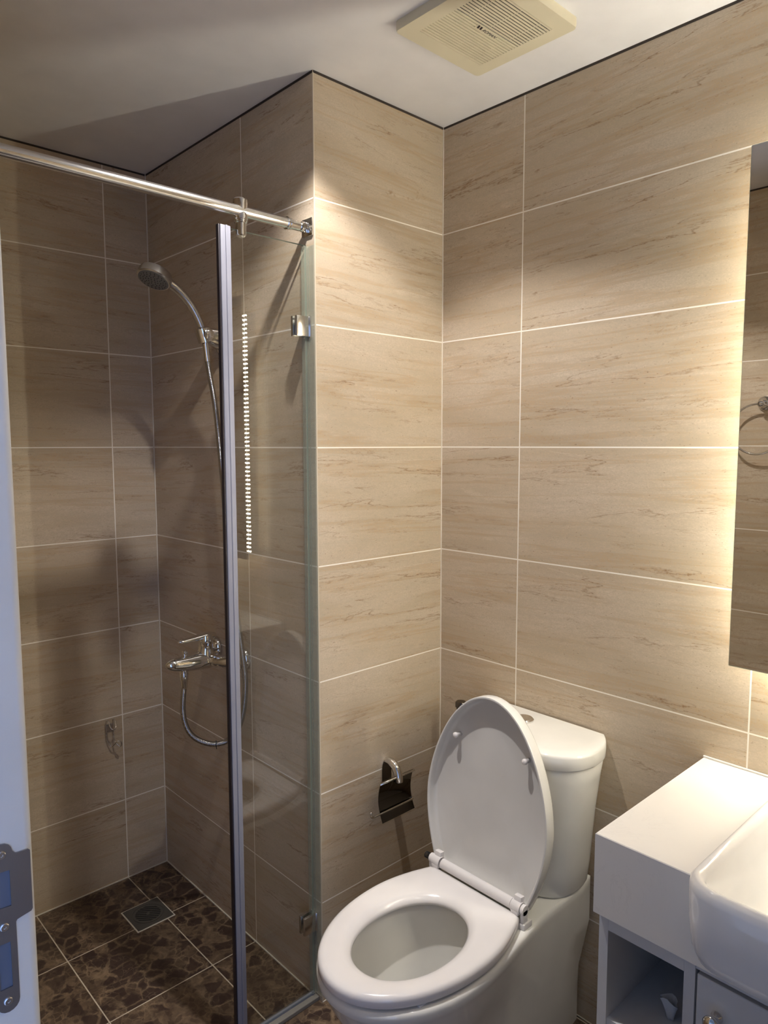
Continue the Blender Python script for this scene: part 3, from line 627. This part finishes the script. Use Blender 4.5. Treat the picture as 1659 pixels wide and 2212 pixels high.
for k in range(11):
    s = k / 10; z = 0.574 - 0.112 * s; y = yw + 0.003 + 0.016 * math.sin(s * PI * 0.9) - 0.012 * s; rows.append([(1.262, y, z), (1.386, y, z)])
outl = [(a[0], a[1]) for a in rows]
loft(bm, [[r[0] for r in rows] + [(r[0][0], r[0][1] + 0.0012, r[0][2]) for r in rows[::-1]], [r[1] for r in rows] + [(r[1][0], r[1][1] + 0.0012, r[1][2]) for r in rows[::-1]]])
obj('flap', bm, 'darksteel', tp, auto=40)['label'] = 'mirror-polished curved metal flap, dark reflection in its colour'

# ------------------------------------------------------------------ toilet
YT = 1.030
toi = thing('toilet', 'white close-coupled toilet with its seat cover raised against the tank', 'toilet', (XR, YT, 0.0))
def L(u, v, z): return Vector((XR - u, YT + v, z))
N = 112
def side_half(u, wr, wb, uf, ub=0.49):
    if u >= ub: return wb * math.sqrt(max(0.0, 1 - ((u - ub) / (uf - ub)) ** 2.15))
    if u <= 0.20: return wr
    t = (u - 0.20) / (ub - 0.20); t = t * t * (3 - 2 * t); return wr + (wb - wr) * t
def ring_by_angle(fhalf, u0, uf, uc, z, n=N):
    """ray cast from (uc,0) to the outline u0..uf with half width fhalf(u)"""
    out = []
    for k in range(n):
        a = 2 * PI * k / n; c, s = math.cos(a), abs(math.sin(a)); lo, hi = 0.0, 1.0
        for _ in range(34):
            mid = (lo + hi) / 2; u = uc + mid * c
            ok = u0 <= u <= uf and mid * s <= fhalf(u)
            if ok: lo = mid
            else: hi = mid
        out.append((uc + lo * math.cos(a), lo * math.sin(a), z))
    return out
def sec(z, wr, wb, uf, u0=0.012, dz=0.0): return [L(*p_) for p_ in ring_by_angle(lambda u: side_half(u, wr, wb, uf), u0, uf, 0.49, z)]
def ell(uc, a, b, z, p=2.0): return [L(uc + a * math.copysign(abs(math.cos(2 * PI * k / N)) ** (2 / p), math.cos(2 * PI * k / N)), b * math.copysign(abs(math.sin(2 * PI * k / N)) ** (2 / p), math.sin(2 * PI * k / N)), z) for k in range(N)]
bm = B()
rings = [sec(0.0, .118, .108, .600), sec(0.02, .119, .110, .604), sec(0.10, .124, .112, .612), sec(0.18, .129, .120, .628), sec(0.24, .134, .135, .655), sec(0.29, .139, .151, .685), sec(0.335, .143, .165, .710), sec(0.365, .146, .172, .723), sec(0.378, .147, .176, .731), sec(0.386, .148, .1785, .736), sec(0.398, .148, .1785, .736), sec(0.404, .146, .175, .732),
         sec(0.406, .141, .168, .725), ell(0.525, .178, .126, 0.406), ell(0.525, .168, .118, 0.402), ell(0.525, .163, .113, 0.390), ell(0.525, .166, .117, 0.360), ell(0.523, .158, .110, 0.32), ell(0.515, .138, .094, 0.27), ell(0.50, .108, .072, 0.225), ell(0.475, .078, .052, 0.195), ell(0.455, .055, .042, 0.165), ell(0.45, .04, .035, 0.14)]
loft(bm, rings, True, True)
obj('bowl', bm, 'porcelain', toi, auto=55)
bm = B(); loft(bm, [ell(0.485, .092, .060, 0.2085), ell(0.485, .093, .061, 0.2095)]); q = NT('toilet_water'); q.b.inputs['Base Color'].default_value = srgb(200, 205, 204); q.b.inputs['Roughness'].default_value = 0.02; q.b.inputs['Transmission Weight'].default_value = 0.85; q.b.inputs['IOR'].default_value = 1.33
q.put(q.b.inputs['Roughness'], q.math('MULTIPLY', q.noise(q.n('ShaderNodeNewGeometry').outputs['Position'], 8, 2), 0.04)); obj('water', bm, q.m, toi)
# tank: D-shaped plan
prof = [(0.0, 0.165), (0.02, 0.180), (0.05, 0.1945), (0.09, 0.2005), (0.125, 0.1985), (0.155, 0.188), (0.178, 0.168), (0.196, 0.138), (0.208, 0.098), (0.214, 0.050), (0.216, 0.0)]
def dshape(sw, su, z, u0=0.006):
    P = [Vector((u, v, 0)) for u, v in prof]; S = spline(P, 4); right = [(p_.x, p_.y) for p_ in S]
    pts = [(u * su + u0, v * sw) for u, v in right] + [(u * su + u0, -v * sw) for u, v in right[::-1][1:]]
    return [L(u, v, z) for u, v in pts]
bm = B(); loft(bm, [dshape(.70, .84, 0.404), dshape(.745, .875, 0.407), dshape(.765, .89, 0.415), dshape(.80, .915, 0.47), dshape(.86, .945, 0.60), dshape(.930, .975, 0.70), dshape(.960, .985, 0.735), dshape(.950, .98, 0.7405)])
obj('tank', bm, 'porcelain', toi, auto=55)
bm = B(); loft(bm, [dshape(.955, .975, 0.742), dshape(.985, 1.0, 0.743), dshape(.992, 1.005, 0.746), dshape(.996, 1.008, 0.760), dshape(.994, 1.006, 0.772), dshape(.984, .998, 0.7775), dshape(.968, .986, 0.7795), dshape(.8, .86, 0.7800)])
tl = obj('tank_lid', bm, 'porcelain', toi, auto=55)
bm = B(); lathe(bm, [(0.026, 0.779), (0.026, 0.784), (0.023, 0.787), (0.004, 0.7865)], L(0.075, 0.028, 0), (0, 0, 1), 32); obj('flush_button', bm, 'chrome', toi, auto=40)
# seat
def egg(u0, uf, wb, w0, ub=0.47, ex=2.1):
    def f(u):
        if u >= ub: return wb * math.sqrt(max(0.0, 1 - ((u - ub) / (uf - ub)) ** ex))
        t = (u - u0) / (ub - u0); t = max(0, min(1, t)); return w0 + (wb - w0) * math.sin(t * PI / 2) ** 0.9
    return f
def seatring(d, z, u0=0.300, uf=0.738, wb=0.174, w0=0.132): return [L(*p_) for p_ in ring_by_angle(egg(u0, uf - d, wb - d, w0 - d), u0 + d, uf - d, 0.52, z)]
bm = B()
ein = lambda k, z: [v + Vector((0, -0.006, 0)) for v in ell(0.521, 0.142 + k, 0.103 + k, z, 2.1)]
R_ = [seatring(0.003, .411), seatring(0.0, .414), seatring(0.0, .427), seatring(0.002, .433), seatring(0.007, .4365), seatring(0.016, .438), ein(0.022, .4365), ein(0.012, .433), ein(0.004, .427), ein(0.0, .421), ein(0.001, .415), ein(0.006, .411)]
vs = loft(bm, R_ + [R_[0]], False, False)
bmesh.ops.remove_doubles(bm, verts=bm.verts[:], dist=1e-6)
seat = obj('seat', bm, 'seat', toi, auto=60)
for su in (0.42, 0.62):
    for sv in (-0.135, 0.135):
        bm = B(); box(bm, *[XR - su - 0.012, XR - su + 0.012], YT + sv - 0.006, YT + sv + 0.006, 0.4055, 0.4115, 0.002); obj('seat_bumper', bm, 'seat', seat)
# cover, hinged up
CB = Vector((1.266, YT, 0.432)); CT = Vector((1.305, YT, 0.890)); ca_ = (CT - CB).normalized(); cl = (CT - CB).length; cn = Vector((ca_.z, 0, -ca_.x))   # cn points toward +x (the tank)
def cv(l, v, d): return CB + ca_ * l + Vector((0, v, 0)) + cn * d
def cring(inset, d, bottom=0.0):
    f = egg(0.0, cl - inset, 0.181 - inset, 0.134 - inset, 0.185, 1.66)
    return [cv(u, v, d) for u, v, z in ring_by_angle(f, bottom + inset * 0.6, cl - inset, 0.22, 0)]
bm = B()
loft(bm, [cring(0.0035, 0.0), cring(0.0010, 0.0008), cring(0.0, 0.004), cring(0.0, 0.026), cring(0.003, 0.032), cring(0.010, 0.036), cring(0.030, 0.039), cring(0.08, 0.040)], False, True)
loft(bm, [cring(0.0035, 0.0), cring(0.0062, 0.0006), cring(0.0075, 0.003), cring(0.0085, 0.014), cring(0.012, 0.0205), cring(0.018, 0.0235), cring(0.030, 0.0245), cring(0.036, 0.0275), cring(0.09, 0.028)], False, True)
bmesh.ops.remove_doubles(bm, verts=bm.verts[:], dist=1e-6)
cover = obj('seat_cover', bm, 'cover', toi, auto=50)
for sv in (-0.104, 0.104):
    bm = B(); lathe(bm, [(0.0050, 0.0), (0.0050, 0.014), (0.0070, 0.017), (0.0070, 0.022), (0.004, 0.025)], cv(0.338, sv, 0.0275), -cn, 20); obj('cover_bumper', bm, 'seat', cover, smooth=True)
# hinge
hzc = 0.449; hxc = 1.2595
bm = B(); tube(bm, [(hxc, YT - 0.108, hzc), (hxc, YT + 0.105, hzc)], 0.0125, 24)
hg = obj('hinge_bar', bm, 'seat', toi, auto=40)
for s in (-1, 1):
    y0 = YT + s * 0.122
    bm = B(); tube(bm, [(hxc, y0 - 0.0125, hzc), (hxc, y0 + 0.0125, hzc)], 0.0135, 24); box(bm, hxc - 0.013, hxc + 0.010, y0 - 0.0105, y0 + 0.0105, hzc - 0.014, hzc - 0.004, 0.002)
    t = B(); box(t, -0.007, 0.007, -0.010, 0.010, 0.0, 0.024, 0.002); t.transform(Matrix.Translation((hxc + 0.004, y0, hzc)) @ Matrix.Rotation(math.radians(6), 4, 'Y')); merge(bm, t)
    obj('hinge_block', bm, 'seat', toi, auto=40)
    bm = B(); box(bm, hxc - 0.010, hxc + 0.022, YT + s * 0.138 - 0.010, YT + s * 0.138 + 0.010, 0.404, 0.420, 0.003); tube(bm, [(hxc, YT + s * 0.136, hzc), (hxc, YT + s * 0.144, hzc)], 0.0115, 20); box(bm, hxc - 0.009, hxc + 0.009, YT + s * 0.140 - 0.004, YT + s * 0.140 + 0.004, 0.42, hzc, 0.001)
    obj('hinge_foot', bm, 'seat', toi, auto=40)
bm = B(); cpts = [(hxc + 0.0075 * math.cos(k * 0.7), YT + 0.144 + k * 0.00042, hzc + 0.0075 * math.sin(k * 0.7)) for k in range(46)]; tube(bm, cpts, 0.0011, 6); obj('hinge_spring', bm, 'black', toi, smooth=True)

# bidet sprayer on the wall behind the tank
bs = thing('bidet_sprayer', 'dark chrome bidet sprayer on the wall, mostly hidden behind the toilet tank', 'sprayer', (XR, 1.308, 0.70))
bm = B(); box(bm, XR - 0.006, XR, 1.288, 1.328, 0.655, 0.715, 0.002); tube(bm, [(XR - 0.004, 1.308, 0.690), (XR - 0.022, 1.308, 0.690)], 0.009, 16); obj('bracket', bm, 'darksteel', bs, auto=40)
bm = B(); tube(bm, [(XR - 0.026, 1.312, 0.620), (XR - 0.026, 1.312, 0.722), (XR - 0.026, 1.312, 0.734)], [0.009, 0.0115, 0.0150], 20); lathe(bm, [(0.0165, 0.0), (0.0165, 0.012), (0.014, 0.015)], (XR - 0.026, 1.312, 0.734), (0, 0, 1), 24); obj('spray_handle', bm, 'darksteel', bs, auto=40)
bm = B(); tube(bm, spline([(XR - 0.026, 1.312, 0.620), (XR - 0.028, 1.328, 0.50), (XR - 0.03, 1.335, 0.34), (XR - 0.025, 1.34, 0.26), (XR - 0.012, 1.34, 0.24), (XR - 0.002, 1.34, 0.24)], 8), 0.006, 10); obj('hose', bm, 'steel', bs, smooth=True)

# ------------------------------------------------------------------ mirror with LED backlight
MX = 1.450; MY1 = 0.5468; MY0 = -0.16; MZ0, MZ1 = 1.048, 2.042
mir = thing('backlit_mirror', 'rectangular wall mirror with glowing warm LED backlight', 'mirror', (XR, (MY0 + MY1) / 2, MZ0))
bm = B(); box(bm, MX, MX + 0.005, MY0, MY1, MZ0, MZ1, 0.0012, 1)
bm.faces.ensure_lookup_table()
for f in bm.faces: f.normal_update(); f.material_index = 0 if f.normal.x < -0.9 else (2 if f.normal.x > 0.9 else 1)
obj('mirror_glass', bm, ['mirror', 'glassedge', 'mirror_back'], mir)
HY1 = 0.462; HY0 = MY0 + (MY1 - HY1); HZ0, HZ1 = 1.052, 1.998
HZ0b, HZ1b = 1.048 + 0.075, 2.042 - 0.075
bm = B(); box(bm, MX + 0.005, XR, HY0, HY1, HZ0, HZ1); obj('housing', bm, 'housing', mir)
def strip(p0, p1, nrm, n):
    p0, p1, nrm = Vector(p0), Vector(p1), Vector(nrm); d = (p1 - p0).normalized(); side = Vector((1, 0, 0)); bm = B()
    def slab(c, hd, hs, h0, h1, mat):
        vs = [bm.verts.new(c + d * a * hd + side * b * hs + nrm * h) for a, b, h in ((-1, -1, h0), (1, -1, h0), (1, 1, h0), (-1, 1, h0), (-1, -1, h1), (1, -1, h1), (1, 1, h1), (-1, 1, h1))]
        for idx in ((0, 3, 2, 1), (4, 5, 6, 7), (0, 1, 5, 4), (1, 2, 6, 5), (2, 3, 7, 6), (3, 0, 4, 7)): bm.faces.new([vs[i] for i in idx]).material_index = mat
    slab((p0 + p1) / 2, (p1 - p0).length / 2, 0.006, 0.0002, 0.0015, 0)
    for k in range(n): slab(p0.lerp(p1, (k + 0.5) / n), 0.0023, 0.0038, 0.0014, 0.0026, 1)
    return bm
SX = 1.512
e_ = 0.012
obj('led_strip', strip((SX, HY1, HZ0 + 0.006), (SX, HY1, HZ1 - 0.006), (0, 1, 0), 56), ['ledback', 'led'], mir)
obj('led_strip', strip((SX, HY0, HZ0 + 0.006), (SX, HY0, HZ1 - 0.006), (0, -1, 0), 56), ['ledback', 'led'], mir)
obj('led_strip', strip((SX, HY0 + 0.01, HZ1), (SX, HY1 - 0.01, HZ1), (0, 0, 1), 30), ['ledback', 'led'], mir)
obj('led_strip', strip((SX, HY0 + 0.01, HZ0), (SX, HY1 - 0.01, HZ0), (0, 0, -1), 30), ['ledback', 'led'], mir)
# towel ring on the left wall (seen in the mirror)
tr = thing('towel_ring', 'chrome towel ring on the left wall, seen in the mirror', 'towel ring', (XL, 0.925, 1.62))
bm = B(); lathe(bm, [(0.026, 0.0), (0.026, 0.004), (0.022, 0.010), (0.011, 0.016), (0.009, 0.030)], (XL, 0.935, 1.630), (1, 0, 0), 32); t = B(); bmesh.ops.create_uvsphere(t, u_segments=20, v_segments=12, radius=0.0125); t.transform(Matrix.Translation((XL + 0.035, 0.938, 1.6265))); merge(bm, t); obj('wall_mount', bm, 'chrome', tr, smooth=True)
bm = B(); n = 72; pts = [(XL + 0.035, 0.948 + 0.0875 * math.sin(2 * PI * k / n), 1.539 + 0.0875 * math.cos(2 * PI * k / n)) for k in range(n)]
rings = []
for k in range(n):
    a = 2 * PI * k / n; o = Vector((0, math.sin(a), math.cos(a))); c = Vector(pts[k]); rings.append([c + o * (0.0036 * math.cos(2 * PI * j / 12)) + Vector((1, 0, 0)) * (0.0036 * math.sin(2 * PI * j / 12)) for j in range(12)])
loft(bm, rings + [rings[0]], False, False); bmesh.ops.remove_doubles(bm, verts=bm.verts[:], dist=1e-6); obj('ring', bm, 'chrome', tr, smooth=True)

# ------------------------------------------------------------------ vanity
VY1, VYE = 0.629, YF + 0.002
ct = B(); zt, zb = 0.800, 0.652; SY1, SY0 = 0.446, -0.055; FX = 1.101
prism(ct, [(FX, SY1 - 0.004), (XR - 0.001, SY1 - 0.004), (XR - 0.001, VY1), (FX, VY1)], zb, zt)
prism(ct, [(FX, VYE), (XR - 0.001, VYE), (XR - 0.001, SY0 + 0.004), (FX, SY0 + 0.004)], zb, zt)
box(ct, 1.462, XR - 0.001, SY0 + 0.004, SY1 - 0.004, zb, zt); box(ct, FX, FX + 0.018, SY0 + 0.004, SY1 - 0.004, zb, 0.708)
box(ct, XR - 0.006, XR - 0.001, SY1, VY1, zt, zt + 0.004)
bmesh.ops.recalc_face_normals(ct, faces=ct.faces[:]); bmesh.ops.bevel(ct, geom=[e for e in ct.edges if len(e.link_faces) == 2 and abs(e.verts[0].co.z - zt) < 1e-5 and abs(e.verts[1].co.z - zt) < 1e-5 and e.calc_face_angle(0) > 1], offset=0.0014, segments=1, affect='EDGES')
counter = tag(obj('countertop', ct, 'quartz'), 'white veined stone countertop with deep front edge', 'countertop')
# cabinet
CX = 1.120; zc = 0.651
cab = thing('vanity_cabinet', 'white bathroom cabinet with open niche and knobbed door', 'cabinet', (1.34, 0.0, 0.0))
bm = B(); box(bm, CX, XR - 0.001, 0.609, 0.627, 0.0, zc); obj('side_panel', bm, 'cabinet', cab)
bm = B(); box(bm, CX, XR - 0.001, VYE, VYE + 0.018, 0.0, zc); obj('side_panel', bm, 'cabinet', cab)
bm = B(); box(bm, CX, CX + 0.018, 0.4712, 0.6088, 0.617, zc); box(bm, CX + 0.001, CX + 0.018, VYE + 0.018, 0.4522, 0.6325, zc); obj('top_rail', bm, 'cabinet', cab)
bm = B(); box(bm, CX, XR - 0.001, 0.4525, 0.4710, 0.0, zc); obj('divider_panel', bm, 'cabinet', cab)
bm = B(); box(bm, XR - 0.012, XR - 0.001, 0.471, 0.609, 0.0, zc); box(bm, CX + 0.03, XR - 0.012, VYE + 0.018, 0.4525, 0.09, 0.108); obj('back_panel', bm, 'cabinet', cab)
bm = B(); box(bm, CX + 0.004, XR - 0.012, 0.471, 0.609, 0.427, 0.445); obj('niche_shelf', bm, 'cabinet', cab)
bm = B(); box(bm, CX + 0.004, XR - 0.012, 0.471, 0.609, 0.08, 0.098); obj('niche_shelf', bm, 'cabinet', cab)
for (a, b, k) in ((0.1535, 0.4485, 0.4145), (-0.1500, 0.1495, -0.1100)):
    bm = B(); box(bm, CX - 0.002, CX + 0.016, a, b, 0.095, 0.6270, 0.0012, 1); d = obj('cabinet_door', bm, 'cabinet', cab)
    bm = B(); lathe(bm, [(0.0095, 0.0), (0.0095, 0.002), (0.0050, 0.005), (0.0045, 0.012), (0.0100, 0.017), (0.0135, 0.021), (0.0135, 0.025), (0.010, 0.028), (0.002, 0.029)], (CX - 0.002, k, 0.572), (-1, 0, 0), 28); obj('door_knob', bm, 'chrome', d, auto=60)
bm = B(); box(bm, CX + 0.03, XR - 0.02, -0.60, 0.45, 0.10, 0.11); bm.free()
# basin
def rr3(x0, x1, y0, y1, r, z, n=8): return [(x, y, z) for x, y in rrect(x0, x1, y0, y1, r, n)]
bx0, bx1 = 1.022, 1.470; ztop = 0.832
bm = B()
out_r = [rr3(bx0 + .055, bx1 - .01, SY0 + .045, SY1 - .045, .03, 0.690), rr3(bx0 + .030, bx1 - .005, SY0 + .022, SY1 - .022, .045, 0.693), rr3(bx0 + .014, bx1, SY0 + .010, SY1 - .010, .052, 0.702), rr3(bx0 + .006, bx1, SY0 + .004, SY1 - .004, .054, 0.722), rr3(bx0 + .001, bx1, SY0 + .001, SY1 - .001, .054, 0.77), rr3(bx0, bx1, SY0, SY1, .054, 0.815),
         rr3(bx0 + .0015, bx1 - .0015, SY0 + .0015, SY1 - .0015, .053, 0.825), rr3(bx0 + .006, bx1 - .006, SY0 + .006, SY1 - .006, .05, 0.831), rr3(bx0 + .011, bx1 - .06, SY0 + .011, SY1 - .011, .046, 0.832),
         rr3(bx0 + .017, bx1 - .068, SY0 + .017, SY1 - .017, .042, 0.829), rr3(bx0 + .021, bx1 - .072, SY0 + .021, SY1 - .021, .042, 0.820), rr3(bx0 + .027, bx1 - .076, SY0 + .027, SY1 - .027, .045, 0.775), rr3(bx0 + .040, bx1 - .085, SY0 + .040, SY1 - .040, .05, 0.735), rr3(bx0 + .062, bx1 - .105, SY0 + .062, SY1 - .062, .05, 0.722), rr3(bx0 + .12, bx1 - .16, SY0 + .14, SY1 - .14, .03, 0.716)]
loft(bm, out_r, True, True)
bas = thing('wash_basin', 'white rounded rectangular wash basin set into the countertop', 'basin', (1.24, 0.195, 0.69))
obj('bowl', bm, 'basin', bas, auto=50)
bm = B(); lathe(bm, [(0.022, 0.0), (0.022, 0.003), (0.017, 0.004), (0.003, 0.0045)], (1.23, 0.195, 0.716), (0, 0, 1), 28); obj('plug', bm, 'chrome', bas, auto=40)

# plastic bag in the niche
bm = B(); rings = []
for k in range(9):
    s_ = k / 8; w_ = 0.006 + 0.011 * s_ ** 1.4; rings.append([(1.205 + (w_ * 0.6) * math.cos(a) * (1 + 0.25 * math.sin(3 * a + s_ * 2)), 0.5285 + w_ * math.sin(a) * (1 + 0.2 * math.cos(4 * a + s_ * 2)) + 0.003 * s_, 0.4455 + s_ * (0.036 + 0.005 * math.cos(2 * a))) for a in [2 * PI * j / 16 for j in range(16)]])
loft(bm, rings, True, False); tag(obj('plastic_bag', bm, 'bag', smooth=True), 'small milky plastic bag standing in the open cabinet niche', 'bag')
